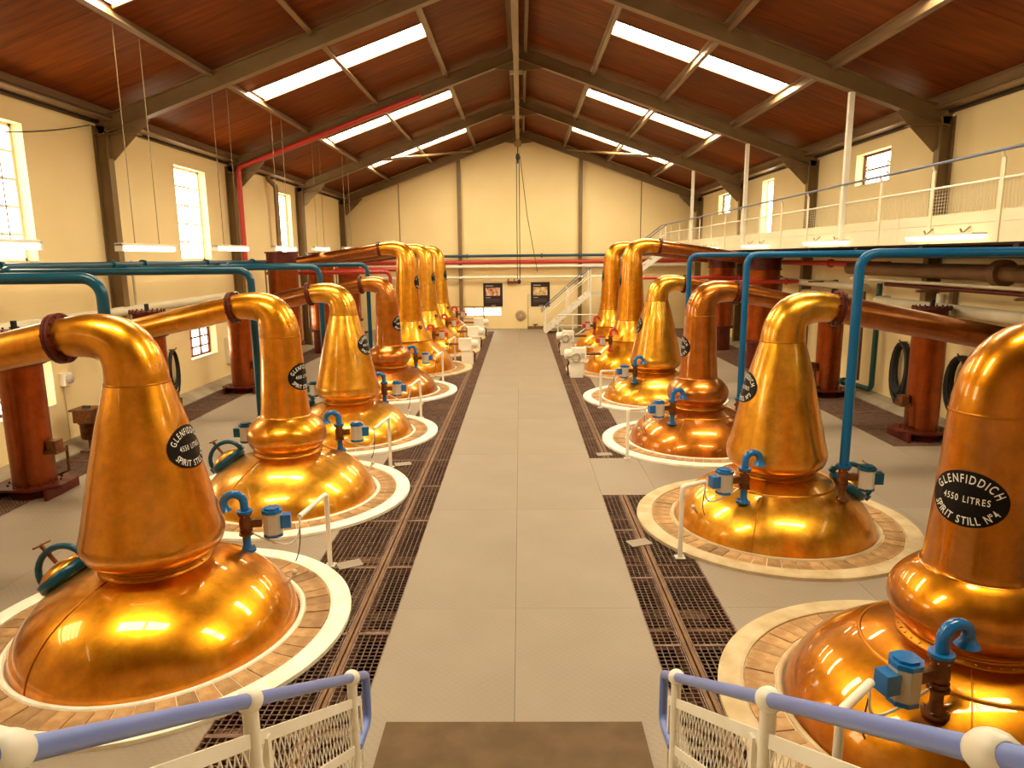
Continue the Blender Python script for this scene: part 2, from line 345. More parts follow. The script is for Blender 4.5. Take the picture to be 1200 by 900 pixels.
# ------------------------------------------------------------------ floor
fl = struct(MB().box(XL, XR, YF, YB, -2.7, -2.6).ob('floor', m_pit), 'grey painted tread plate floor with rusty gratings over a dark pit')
LG0, LG1, RG0, RG1 = -1.08, -2.05, 1.02, 1.74      # central gratings (x)
WL0, WR0 = -6.25, 5.87                              # wall gratings (x)
_pl = {}
def plate(x0, x1, y0, y1, z=0.):
    k = (round(x1-x0, 3), round(y1-y0, 3)); g_ = .0018
    if k not in _pl: _pl[k] = MB().box(g_, k[0]-g_, g_, k[1]-g_, -.012, 0).mesh('floor_plate', m_plate)
    link('floor_plate', _pl[k], fl, (x0, y0, z))
def plates(x0, x1, y0, y1, w_, l_):
    nx = max(1, round((x1-x0)/w_)); ny = max(1, round((y1-y0)/l_))
    for i in range(nx):
        for j in range(ny): plate(x0+(x1-x0)*i/nx, x0+(x1-x0)*(i+1)/nx, y0+(y1-y0)*j/ny, y0+(y1-y0)*(j+1)/ny)
plates(LG0, -.06, YF, YB-.0, 2.4, 2.42); plates(-.06, RG0, YF, YB, 2.4, 2.42)
plates(WL0, LG1, YF, YB, 1.4, 2.42); plates(RG1, WR0, YF, YB, 1.4, 2.42)
plates(RG0, RG1, 8.47, 10.1, 1, 2); plates(RG0, RG1, YF, 1.5, 1, 2); plates(LG1, LG0, YF, 1.5, 1, 2); plates(WR0, 7.1, YF, 10.65, 1.3, 2.42)
plates(LG1, LG0, 28.4, YB, 1, 2); plates(RG0, RG1, 28.4, YB, 1, 2)
_gr = {}
def grating(x0, x1, y0, y1, pitch=.05):
    k = (round(x1-x0, 3), round(y1-y0, 3))
    if k not in _gr:
        W, Ln = k; b = MB()
        for i in range(int(W/pitch)+1): x = min(.004+i*pitch, W-.004); b.box(x-.0022, x+.0022, 0, Ln-.004, -.018, -.002)
        for j in range(int(Ln/pitch)+1): y = .004+j*pitch; b.box(0, W, y-.0020, y+.0020, -.008, -.001)
        for y in (.006, Ln-.01): b.box(0, W, y-.006, y+.006, -.035, .001)
        for x in (.004, W-.004): b.box(x-.004, x+.004, 0, Ln-.004, -.035, .001)
        _gr[k] = b.mesh('grating_panel', m_rust)
    return link('grating_panel', _gr[k], fl, (x0, y0, 0))
def grate_run(x0, x1, y0, y1, l_, pitch=.05):
    n = round((y1-y0)/l_)
    for j in range(n): grating(x0, x1, y0+(y1-y0)*j/n, y0+(y1-y0)*(j+1)/n, pitch)
for y0, y1 in ((1.5, 28.4),): grate_run(LG1, -1.42, y0, y1, 1.2); grate_run(-1.34, LG0, y0, y1, 1.2)
for y0, y1 in ((1.5, 8.47), (10.1, 28.4)): grate_run(RG0, 1.245, y0, y1, 1.16); grate_run(1.325, RG1, y0, y1, 1.16)
grate_run(-7.05, WL0, YF, YB-.5, 1.2, .05); grate_run(WR0, 7.1, 10.65, YB-.5, 1.2, .05)
for x, a, b in ((-1.38, 1.5, 28.4), (1.285, 1.5, 8.47), (1.285, 10.1, 28.4)):
    for dx in (-.021, .021): MB().box(x+dx-.014, x+dx+.014, a, b, -.18, .002).ob('support_beam', m_beam, fl)
for x0, x1, ys in ((LG1, LG0, [1.6+.62*i for i in range(44)]), (RG0, RG1, [1.6+.62*i for i in range(44)])):
    for i, y in enumerate(ys):
        zz = -.07 if i % 2 == 0 else -.30
        MB().box(x0, x1, y-.03, y+.03 if i % 2 == 0 else y+.13, zz-.07, zz).ob('cross_joist', m_joist, fl)
for x, z, r in ((-1.75, -.55, .07), (-1.2, -.7, .1), (1.5, -.55, .08), (1.15, -.75, .09)): MB().tube([(x, 1, z), (x, 28, z)], r, 10).ob('pit_pipe', m_brown, fl)
for X, s in ((XL, -1), (XR, 1)):
    a = X-s*.36
    o = MB().prism([(X, -.1), (a, -.1), (a, .02), (X-s*.22, .10), (X, .13)], YF, YB).ob('baseboard_%s' % ('left' if s < 0 else 'right'), m_concrete); struct(o, 'sloping bare concrete kerb at the foot of the wall')
pad = MB().box(-.90, .77, 3.05, 4.06, .0, .012).ob('floor_mat', m_wearpad); tag(pad, 'dark brown worn mat at the foot of the entrance stairs', 'mat')

# ------------------------------------------------------------------ lettering on curved plaques
_gl = {}
def glyph(ch):
    if ch not in _gl:
        cu = bpy.data.curves.new('g', 'FONT'); cu.body = ch; cu.size = 1; cu.resolution_u = 3; cu.offset = .012
        o = bpy.data.objects.new('g', cu); col.objects.link(o); me = bpy.data.meshes.new_from_object(o)
        vs = [(v.co.x, v.co.y) for v in me.vertices]; fs = [tuple(p.vertices) for p in me.polygons]
        bpy.data.objects.remove(o); bpy.data.meshes.remove(me)
        x0 = min([v[0] for v in vs], default=0); x1 = max([v[0] for v in vs], default=.3)
        _gl[ch] = ([(x-x0, y) for x, y in vs], fs, x1-x0)
    return _gl[ch]
def text2d(txt, size, kx=.68, gap=.13):       # -> list of (char, x centre, width)
    x = 0; out = []
    for ch in txt:
        if ch == ' ': x += .34*size; continue
        wd = glyph(ch)[2]*size*kx; out.append((ch, x+wd/2, wd)); x += wd+gap*size
    tot = x-gap*size; return [(c, a-tot/2, w_) for c, a, w_ in out], tot
def letters(lines):                           # lines: (text, size, mode, a, b) in plaque space -> verts2d, faces
    V = []; Fc = []
    for txt, size, mode, a, b in lines:
        lay, tot = text2d(txt, size)
        for ch, cx, wd in lay:
            vs, fs, gw = glyph(ch); n = len(V)
            if mode == 'flat': f = lambda u, v: (cx+u, v+b)
            else:
                # walk along ellipse from its top/bottom by arc length
                s = 1 if mode == 'top' else -1; th = pi/2; st = .004; L = 0; tgt = abs(cx); d = -1 if cx > 0 else 1
                while L < tgt: L += math.hypot(a*sin(th), b*cos(th))*st; th += d*st
                px, py = a*cos(th), s*b*sin(th); tx, ty = a*sin(th), -s*b*cos(th); h = math.hypot(tx, ty); tx /= h; ty /= h
                f = lambda u, v: (px+u*tx-v*ty, py+u*ty+v*tx)
            for x, y in vs: V.append(f(x*size*.68-wd/2, y*size))
            Fc += [tuple(i+n for i in fc) for fc in fs]
    return V, Fc
def plaque(parent, rz_fun, ang, z0, a, b, lines):
    """oval enamel plaque wrapped on the neck; rz_fun(z) = neck radius"""
    def w3(u, v, off): z = z0+v; r = rz_fun(z)+off; t = ang+u/rz_fun(z0); return (r*cos(t), r*sin(t), z)
    mb = MB(); N = 36; rings = [0, .33, .66, .9, 1]
    for off, kk in ((.012, 1), ):
        vs = [w3(0, 0, off)]; fs = []
        for ri in rings[1:]:
            vs += [w3(a*ri*cos(2*pi*j/N), b*ri*sin(2*pi*j/N), off) for j in range(N)]
        fs += [(0, 1+j, 1+(j+1) % N) for j in range(N)]
        for q in range(len(rings)-2): fs += [(1+q*N+j, 1+(q+1)*N+j, 1+(q+1)*N+(j+1) % N, 1+q*N+(j+1) % N) for j in range(N)]
        vs += [w3(a*cos(2*pi*j/N), b*sin(2*pi*j/N), -.02) for j in range(N)]; q = len(rings)-2
        fs += [(1+q*N+j, 1+(q+1)*N+j, 1+(q+1)*N+(j+1) % N, 1+q*N+(j+1) % N) for j in range(N)]
        mb.add(vs, fs)
    p = mb.ob('plaque', m_black, parent); p['label'] = 'oval black plaque with white lettering'
    V, Fc = letters(lines); MB().add([w3(u, v, .0145) for u, v in V], Fc).ob('lettering', m_letter, p)
    return p

# ------------------------------------------------------------------ pot stills
def catmull(P, n=4):
    out = []
    for i in range(len(P)-1):
        p0, p1, p2, p3 = P[max(0, i-1)], P[i], P[i+1], P[min(len(P)-1, i+2)]
        for k in range(n):
            t = k/n; out.append(tuple(.5*(2*p1[j]+(p2[j]-p0[j])*t+(2*p0[j]-5*p1[j]+4*p2[j]-p3[j])*t*t+(3*p1[j]-p0[j]-3*p2[j]+p3[j])*t**3) for j in (0, 1)))
    return out+[P[-1]]
POT = [(.40, .585), (.50, .555), (.62, .505), (.75, .435), (.88, .34), (.99, .215), (1.055, .09), (1.08, -.03), (1.07, -.15)]
LANTERN = [(.375, .635), (.44, .665), (.505, .715), (.533, .785), (.535, .85), (.515, .925), (.475, 1.10), (.405, 1.42), (.335, 1.72), (.275, 1.93), (.235, 2.07)]
BALL = [(.375, .635), (.425, .665), (.465, .725), (.485, .80), (.475, .885), (.43, .96), (.365, 1.025), (.325, 1.055)]
BALLNECK = [(.325, 1.055), (.305, 1.075), (.292, 1.20), (.27, 1.55), (.25, 1.9), (.243, 2.06)]
WPOT = [(.60, .80), (.70, .72), (.85, .60), (1.02, .44), (1.15, .24), (1.2, .05), (1.2, -.15)]
WBELL = [(.585, .81), (.545, .90), (.49, 1.02), (.43, 1.18), (.385, 1.34)]
WNECK = [(.378, 1.345), (.352, 1.6), (.315, 2.1), (.285, 2.6), (.27, 2.85)]
def radius_at(prof):
    pr = sorted(catmull(prof), key=lambda p: p[1])
    def f(z):
        for (r0, z0), (r1, z1) in zip(pr, pr[1:]):
            if z0 <= z <= z1 and z1 > z0: return r0+(r1-r0)*(z-z0)/(z1-z0)
        return pr[-1][0] if z > pr[-1][1] else pr[0][0]
    return f
def flange(mb, c, d, r, t, n=24):
    d = Vector(d).normalized(); c = Vector(c); mb.tube([c-d*t/2, c+d*t/2], r, n, sm=False); return mb
def bolts(c, d, r, k, br=.012, ln=.05):
    d = Vector(d).normalized(); u = d.orthogonal().normalized(); v = d.cross(u); mb = MB(); c = Vector(c)
    for i in range(k):
        p = c+(u*cos(2*pi*i/k)+v*sin(2*pi*i/k))*r; mb.tube([p-d*ln/2, p+d*ln/2], br, 6, sm=False)
    return mb
def vent_valve(par, x, y, z, mblue, mbody, dirx, feet=True, ubend=True, sc=1.):
    """flanged vent valve standing on the shoulder of the pot; actuator towards dirx (2D), gooseneck the other way"""
    d = Vector((dirx[0], dirx[1], 0)).normalized(); o = Vector((x, y, z)); Z = Vector((0, 0, 1)); P = lambda a, h: tuple(o+d*a+Z*h)
    b = MB()
    flange(b, P(0, .165), Z, .062, .016); b.tube([P(0, .172), P(0, .20), P(0, .235), P(0, .29), P(0, .325), P(0, .352)], [.05, .046, .056, .056, .045, .05], 14); flange(b, P(0, .20), Z, .058, .014); flange(b, P(0, .355), Z, .064, .016)
    b.bar(P(.04, .262), P(.14, .262), .06, .07)
    body = b.ob('valve_body', mbody, par)
    s = MB(); flange(s, P(0, .012), Z, .075, .02); s.tube([P(0, .0), P(0, .03), P(0, .06), P(0, .15)], [.06, .05, .036, .036], 14); s.ob('stand_pipe', mblue if feet else m_brass, body)
    bolts(P(0, .028), Z, .058, 4, .009, .02).ob('bolt', m_chrome, body); bolts(P(0, .355), Z, .052, 6, .007, .045).ob('bolt', m_chrome, body)
    if ubend:
        u = MB(); flange(u, P(0, .375), Z, .068, .02)
        pts = [P(0, .38)]+[P(-.085+.085*cos(a), .455+.085*sin(a)) for a in [pi*i/12 for i in range(13)]]+[P(-.17, .43), P(-.17, .40)]
        u.tube(pts, [.037]*(len(pts)-2)+[.046, .068], 16); u.ob('gooseneck', mblue, body)
    a = MB(); c8 = [(.082, .068), (.045, .1), (-.045, .1), (-.082, .068), (-.082, -.068), (-.045, -.1), (.045, -.1), (.082, -.068)]
    pr = lambda k, h0, h1, q: q.lathe([(.001, h0), (.088*k, h0), (.088*k, h1), (.001, h1)], 8, P(.232, 0), sm=False, a0=pi/8+math.atan2(d.y, d.x))
    pr(1, .15, .35, a); a.ob('actuator', m_grey, body)
    c = MB(); pr(1.06, .345, .375, c); pr(.8, .375, .392, c); c.ob('actuator_cap', mblue, body); c = MB(); pr(1.0, .125, .155, c); c.ob('actuator_base', mblue, body)
    j = MB().bar(P(.30, .26), P(.39, .26), .10, .12); j.ob('junction_box', mblue, body)
    return body

def spirit_still(name, label, pos, rz, ball, mc, mc_neck, plaque_deg, num, arm_end, group, feet=True, m_arm=None):
    t = thing(name, label, 'pot still', (*pos, 0), rz, group)
    MB().lathe(catmull(POT)+[(1.05, -.3), (1.0, -1.0), (.6, -1.2)], 72).ob('pot', mc, t)
    c = MB().lathe([(.40, .575), (.425, .585), (.425, .60), (.385, .61), (.378, .625), (.392, .632), (.392, .645), (.37, .65)], 48); co = c.ob('collar', m_seam, t)
    rv = MB()
    for i in range(40): a = 2*pi*i/40; rv.sphere((.408*cos(a), .408*sin(a), .603), .008, 6)
    rv.ob('rivet', m_amberC, co)
    if rz: MB().lathe([(.615, .508), (.622, .516), (.634, .513), (.64, .495)], 60).ob('pot_hoop', m_seam, t)
    for a in (rad(-118), rad(60)):
        MB().tube([((r+.002)*cos(a), (r+.002)*sin(a), z+.002) for r, z in catmull(POT)], .005, 6).ob('seam', m_seam, t)
    if ball:
        MB().lathe(catmull(BALL), 56).ob('boil_ball', mc_neck, t); prof = BALLNECK; r0 = .243; nk = MB().lathe(catmull(prof), 48).ob('neck', mc_neck, t)
    else:
        prof = LANTERN; r0 = .235; nk = MB().lathe(catmull(prof), 56).ob('neck', mc_neck, t)
    rf = radius_at(prof)
    MB().lathe([(r0+.002, prof[-1][1]-.008), (r0+.006, prof[-1][1]), (r0+.002, prof[-1][1]+.008)], 48).ob('seam', m_seam, nk)
    path = bez((0, 0, 2.055), (0, 0, 2.40), (-.16, 0, 2.475), (-.56, 0, 2.415), 14)
    MB().tube(path, [r0-(r0-.148)*min(1, (i/14)**1.1) for i in range(15)], 32, False).ob('swan_neck', mc_neck, t)
    dv = (path[-1]-path[-2]).normalized(); e = Vector(arm_end); f0 = path[-1]
    fl_ = MB(); flange(fl_, f0-dv*.014, dv, .195, .024, 28); flange(fl_, f0+dv*.016, dv, .195, .024, 28); fo = fl_.ob('flange', m_redlead, t)
    bolts(f0, dv, .172, 12, .011, .085).ob('flange_bolt', m_redlead, fo)
    MB().tube([f0, f0+(e-f0)*.5, e], [.148, .138, .128], 28).ob('lyne_arm', m_arm, t)
    if plaque_deg is not None:
        a, b = .22, .168
        plaque(t, rf, rad(plaque_deg), 1.56, a, b, [('GLENFIDDICH', .072, 'top', a*.70, b*.58), ('4550 LITRES', .056, 'flat', 0, -.019), ('SPIRIT STILL N\u00ba%s' % num, .066, 'bot', a*.90, b*.90)])
    # manway on the outer shoulder
    ax_ = Vector((-.62, .05, .78)).normalized(); c0 = Vector((-.80, .06, .435)); u = ax_.orthogonal().normalized(); q = ax_.to_track_quat('Z', 'Y').to_matrix().to_4x4(); T = Matrix.Translation(c0) @ q
    mw = MB().lathe([(.20, -.05), (.225, -.02), (.225, .045), (.19, .045), (.19, -.05)], 32).xf(T).ob('manway_ring', m_teal, t)
    MB().lathe([(.20, .045), (.195, .06), (.14, .10), (.06, .12), (.001, .123)], 32).xf(T).ob('manway_lid', mc, mw)
    MB().tube([T @ Vector((0, .24*cos(a), .05+.2*sin(a))) for a in [pi*i/12 for i in range(13)]], .028, 8).ob('clamp_arch', m_teal, mw)
    MB().tube([T @ Vector((0, 0, .13)), T @ Vector((0, 0, .33))], .018, 8).tube([T @ Vector((-.10, 0, .32)), T @ Vector((.10, .02, .32))], .009, 6).ob('clamp_screw', m_brass, mw)
    for k in (-1, 1): MB().box(-.02, .02, k*.25-.03, k*.25+.03, -.0, .07).xf(T).ob('clamp_lug', m_teal, mw)
    sg = lambda x, y: radius_inv(math.hypot(x, y))
    vx, vy = .52, .55; vent_valve(t, vx, vy, sg(vx, vy)-.01, m_blue, m_brass, (1, .25), feet)
    vx, vy = -.52, .53; vent_valve(t, vx, vy, sg(vx, vy)-.01, m_teal, m_brass, (-1, .1), False, False)
    # small temperature probe low on the shoulder
    a = rad(20); p = Vector((1.0*cos(a), 1.0*sin(a), .22)); MB().tube([p, p+Vector((.05, .02, .07))], .012, 8).sphere(p+Vector((.055, .022, .085)), .026, 10).ob('probe', m_pale, t)
    return t
def radius_inv(r, prof=POT):
    pr = catmull(prof)
    for (r0, z0), (r1, z1) in zip(pr, pr[1:]):
        if r0 <= r <= r1: return z0+(z1-z0)*(r-r0)/(r1-r0)
    return 0

LX, RX = -2.99, 2.86
LY = [5.29, 8.56, 11.72, 15.56]; RY = [4.12, 7.57, 11.07, 14.63]
LW_Y = [18.80, 22.4, 26.0]; RW_Y = [18.4, 22.3]
CONDX, CONDR = 3.40, 3.70                                       # condenser offset from the still axis
kinds = {0: 'pear-headed', 1: 'boil-ball'}
def side_name(s): return 'window-side row' if s < 0 else 'balcony-side row'
specs = [(-1, 0, False, m_amberC, m_amberC, -4, '8'), (-1, 1, True, m_goldC, m_amberC, -13, '7'), (-1, 2, False, m_goldC, m_goldC, -9, '6'), (-1, 3, True, m_redC, m_redC, -10, '5'),
         (1, 0, True, m_brownC, m_brownC, 35, '4'), (1, 1, False, m_goldC, m_goldC, -3, '3'), (1, 2, True, m_redC, m_redC, -3, '2'), (1, 3, False, m_goldC, m_goldC, -6, '1')]
for s, i, ball, mc, mn, pdeg, num in specs:
    x, y = (LX, LY[i]) if s < 0 else (RX, RY[i])
    colour = {m_amberC: 'amber', m_brownC: 'brown amber', m_goldC: 'golden', m_redC: 'reddish'}[mc]
    head = 'round boil ball' if ball else 'wide conical head'
    spirit_still('pot_still', '%s copper pot still with %s, %s from the stairs, %s' % (colour, head, ORD[i], side_name(s)), (x, y), 0 if s < 0 else pi, ball, mc, mn, pdeg, num, (-(CONDX if s < 0 else CONDR)+.14, .1 if s < 0 else -.1, 1.84), 'copper spirit stills', feet=not (s > 0 and i == 0), m_arm=mn if s < 0 and i < 2 else m_armC)

def wash_still(label, pos, rz, mc, pdeg):
    t = thing('pot_still', label, 'pot still', (*pos, 0), rz, 'tall copper wash stills')
    MB().lathe(catmull(WPOT)+[(1.15, -.4), (1.1, -1.0)], 64).ob('pot', mc, t)
    MB().lathe([(.575, .795), (.615, .80), (.625, .815), (.605, .83), (.58, .825)], 48).ob('collar', m_seam, t)
    MB().lathe(catmull(WBELL), 48).ob('bell', m_goldC, t); MB().lathe([(.388, 1.33), (.394, 1.345), (.386, 1.36)], 48).ob('seam', m_seam, t)
    MB().lathe(catmull(WNECK), 48).ob('neck', mc, t)
    path = bez((0, 0, 2.845), (0, 0, 3.20), (-.20, 0, 3.31), (-.72, 0, 3.235), 14); MB().tube(path, [.27-(.27-.16)*(i/14) for i in range(15)], 32, False).ob('swan_neck', mc, t)
    dv = (path[-1]-path[-2]).normalized(); f0 = path[-1]; fo = flange(MB(), f0, dv, .205, .05).ob('flange', m_redlead, t); bolts(f0, dv, .185, 12, .012, .09).ob('flange_bolt', m_redlead, fo)
    MB().tube([f0, (-3.0, 0, 2.90)], [.16, .14], 28).ob('lyne_arm', m_armC, t)
    rf = radius_at(WNECK); plaque(t, rf, rad(pdeg), 2.36, .16, .18, [('GLENFIDDICH', .05, 'top', .105, .115), ('WASH STILL', .055, 'bot', .135, .155)])
    plaque(t, lambda z: radius_at(WBELL)(z) if z < 1.34 else .385, rad(pdeg-25), 1.17, .06, .05, [('O', .05, 'flat', 0, -.02)]).name = 'sight_glass'
    vx, vy = .60, .58; vent_valve(t, vx, vy, radius_inv(math.hypot(vx, vy), WPOT)-.01, m_red, m_brass, (1, .25))
    # side access door
    a = rad(-40); q = Vector((cos(a), sin(a), .9)).normalized().to_track_quat('Z', 'Y').to_matrix().to_4x4(); T = Matrix.Translation((1.03*cos(a), 1.03*sin(a), .42)) @ q
    MB().lathe([(.16, -.04), (.18, 0), (.18, .03), (.14, .05), (.06, .07), (.001, .075)], 28).xf(T).ob('access_door', m_amberC, t)
    return t
for i, y in enumerate(LW_Y): wash_still('tall necked golden wash still, %s behind the spirit stills, window-side row' % ORD[i], (LX-.05, y), 0, m_goldC if i else m_amberC, -12)
for i, y in enumerate(RW_Y): wash_still('tall necked golden wash still, %s behind the spirit stills, balcony-side row' % ORD[i], (RX+.05, y), pi, m_amberC, -8)

# ------------------------------------------------------------------ brick surrounds
def brick_mesh(n, k):
    a0, a1 = -pi/n*.93, pi/n*.93; r0, r1 = 1.135+.004*k, 1.345-.003*k; z1 = .022+.003*k; mb = MB(); vs = []
    for z in (-.02, z1):
        for r in (r0, r1):
            for a in (a0, 0, a1): vs.append((r*cos(a), r*sin(a), z))
    f = [(6, 9, 10, 7), (7, 10, 11, 8), (0, 1, 7, 6), (1, 2, 8, 7), (4, 3, 9, 10), (5, 4, 10, 11), (3, 0, 6, 9), (2, 5, 11, 8)]
    return mb.add(vs, f).mesh('brick', m_brick)
BR = [brick_mesh(58, k) for k in range(3)]
_ring = {}
def surround(label, pos, near, mw_, scale=1.):
    t = thing('brick_surround', label, 'still surround', (*pos, 0), random.random()*6, 'brick surrounds of the stills')
    if scale != 1: t.scale = (scale, scale, 1)
    MB().lathe([(1.35, -.02), (1.352, .034), (1.37, .04), (1.50, .038), (1.522, .03), (1.522, -.005)], 96, sm=False).ob('kerb_band', mw_, t)
    MB().lathe([(1.085, -.06), (1.092, .03), (1.115, .036), (1.128, .03), (1.13, -.02)], 72).ob('inner_rim', mw_, t)
    MB().lathe([(1.12, .017), (1.36, .017)], 72, sm=False).ob('mortar_bed', m_mortar, t)
    if near:
        for i in range(58): link('brick', BR[random.randrange(3)], t, None, 2*pi*i/58)
    else:
        mb = MB()
        for i in range(58):
            a = 2*pi*i/58; m_ = Matrix.Rotation(a, 4, 'Z'); src = BR[i % 3]
            mb.add([m_ @ v.co for v in src.vertices], [tuple(p.vertices) for p in src.polygons])
        mb.ob('brick_ring', m_brick, t)['kind'] = 'stuff'
for s, X, Ys in ((-1, LX, LY), (1, RX, RY)):
    for i, y in enumerate(Ys): surround('buff brick ring edged in %s around the %s still from the stairs, %s' % ('cream' if s < 0 or i > 1 else 'tan', ORD[i], side_name(s)), (X, y), i < 3, m_ringtan if s > 0 and i < 2 else m_ringwhite)
for i, y in enumerate(LW_Y): surround('brick ring around the %s tall wash still, window-side row' % ORD[i], (LX-.05, y), False, m_ringtan, 1.12)
for i, y in enumerate(RW_Y): surround('brick ring around the %s tall wash still, balcony-side row' % ORD[i], (RX+.05, y), False, m_ringtan, 1.12)

# ------------------------------------------------------------------ white conduit posts with cables
for s, X, Ys in ((-1, LX, LY+LW_Y[:2]), (1, RX, RY+RW_Y[:1])):
    for i, y in enumerate(Ys):
        k = -s; W = lambda a, b, z: (X+k*a, y+k*b, z)
        fx, fy = (1.08, 1.15) if s < 0 else (1.27, .98)
        t = thing('conduit_post', 'white angled conduit post beside the %s still from the stairs, %s' % (ORD[i], side_name(s)), 'conduit', group='white conduit posts')
        top = Vector(W(fx, fy, .745)); foot = Vector(W(fx, fy, .0)); end = Vector(W(.97, .66, .70)) if s < 0 else Vector(W(.96, .66, .69))
        MB().tube([foot, *arc(top, foot, end, .03, 4), end], .024, 12).ob('conduit', m_white, t)
        MB().box(foot.x-.05, foot.x+.05, foot.y-.05, foot.y+.05, 0, .008).ob('foot_plate', m_grey, t)
        v0 = Vector(W(.74, .60, .50 if s < 0 else .5)); cb = bez(end, end+Vector((0, 0, -.22)), v0+Vector((k*.2, 0, -.16)), Vector(W(.55, .56, .60)), 12)
        MB().tube(cb, .009, 6).ob('cable', m_white, t)
        fl0 = Vector(W(.93, .60, .30)); MB().tube(bez(end, end+Vector((0, 0, -.2)), fl0+Vector((k*.05, 0, .1)), fl0, 10), .005, 6).ob('thin_cable', m_hose, t)
for s, X, Ys, mm, zt in ((-1, LX, LY, m_teal, 2.86), (1, RX, RY, m_bluepipe, 3.0), (-1, LX-.05, LW_Y, m_red, 2.62), (1, RX+.05, RW_Y, m_red, 2.32)):
    for i, y in enumerate(Ys):
        k = -s; wx = -.52*k if mm is not m_red else -.55*k; wy = .53*k
        zb = radius_inv(.74)+.36 if mm is not m_red else .9
        b = Vector((X+wx, y+wy, zb)); tp = Vector((X+wx, y+wy, zt)); e = Vector((s*(7.0 if s < 0 else 7.05), y+wy, zt))
        t = thing('water_pipe', '%s pipe rising from the %s %s towards the wall, %s' % ('red' if mm is m_red else 'teal blue', ORD[i], 'wash still' if mm is m_red else 'spirit still', side_name(s)), 'pipe', group='pipes to the stills')
        MB().tube([b, *arc(tp, b, e, .16, 8), e], .048, 16).ob('pipe', mm, t)
        flange(MB(), b+Vector((0, 0, .01)), (0, 0, 1), .075, .025).ob('flange', mm, t)
        flange(MB(), e+Vector((k*.3, 0, 0)), (1, 0, 0), .08, .05).ob('flange', mm, t)

# ------------------------------------------------------------------ condensers
def condenser(label, x, y, rot, big=False, zb=2.88):
    t = thing('condenser', label, 'condenser', (x, y, 0), rot, 'copper condensers')
    if not big:
        R, zt = .25, 1.72
        MB().lathe([(R, .16), (R, zt)], 40).ob('shell', m_condC, t)
        MB().lathe([(R+.0, zt-.02), (R+.05, zt), (R+.065, zt+.05), (R+.05, zt+.18), (R-.01, zt+.22)], 40).ob('inlet_head', m_condC, t)
        MB().lathe([(R-.01, zt+.2), (R+.035, zt+.2), (R+.035, zt+.225), (R-.02, zt+.225), (R-.02, zt+.40), (R+.04, zt+.40), (R+.04, zt+.43), (.001, .44+zt)], 32, sm=False).ob('top_drum', m_redlead, t)
        bolts((0, 0, zt+.215), (0, 0, 1), R+.02, 20, .014, .06).ob('drum_bolt', m_redlead, t); bolts((0, 0, zt+.42), (0, 0, 1), R+.02, 20, .014, .07).ob('drum_bolt', m_redlead, t)
        MB().tube([(0, 0, zt+.43), (0, 0, zt+.55)], .035, 10).ob('vent_cap', m_hose, t)
        oc = [(.48*cos(pi/8+pi*i/4), .40*sin(pi/8+pi*i/4)) for i in range(8)]
        mb = MB(); n = 8; mb.add([(a, b, .13) for a, b in oc]+[(a, b, .16) for a, b in oc], [tuple(range(n-1, -1, -1)), tuple(range(n, 2*n))]+[(i, (i+1) % n, (i+1) % n+n, i+n) for i in range(n)])
        mb.ob('base_plate', m_redlead, t)
        for q in (-1, 1): MB().box(q*.34-.02, q*.34+.02, -.33, .33, 0, .13).ob('base_bearer', m_redlead, t)
        MB().lathe([(.28, -.02), (.28, .10), (.30, .10), (.30, .13)], 24).ob('lower_drum', m_redlead, t)
        bolts((0, 0, .165), (0, 0, 1), .30, 12, .014, .04).ob('base_bolt', m_redlead, t)
        MB().box(.24, .40, -.10, .10, .55, .60).box(.26, .38, -.08, .08, .60, .72).tube([(.2, .16, .2), (.33, .2, .25), (.35, .18, .6)], .02, 8).ob('sample_valve', m_brass, t)
    else:
        R, zt = .39, zb
        MB().lathe([(R, .78), (R, zt)], 40).ob('shell', m_condC, t)
        MB().lathe([(R, zt), (R+.05, zt), (R+.05, zt+.03), (R+.02, zt+.03), (R+.02, zt+.28), (R+.06, zt+.28), (R+.06, zt+.31), (.001, zt+.32)], 32, sm=False).ob('top_drum', m_redlead, t)
        MB().lathe([(R+.06, .70), (R+.06, .78), (R, .78)], 32, sm=False).ob('lower_flange', m_redlead, t); MB().lathe([(R-.04, .0), (R-.04, .7), (R+.05, .7)], 32, sm=False).ob('lower_drum', m_redlead, t)
        MB().tube([(-R-.05, -.1, .8), (-R-.05, -.1, 2.9)], .02, 8).ob('side_pipe', m_steel, t)
    return t
for i, y in enumerate(LY): condenser('slim copper condenser with red top, joined to the %s spirit still, window-side row' % ORD[i], LX-CONDX, y+.1, 0)
for i, y in enumerate(RY): condenser('slim copper condenser with red top, joined to the %s spirit still, balcony-side row' % ORD[i], RX+CONDR, y+.1, pi)
for i, y in enumerate(LW_Y): condenser('wide tall copper condenser of the %s wash still, under the window-side wall' % ORD[i], -6.36, y-.03, 0, True)
for i, y in enumerate(RW_Y): condenser('wide tall copper condenser of the %s wash still, under the balcony' % ORD[i], 6.40, y+.1, pi, True, 2.6)

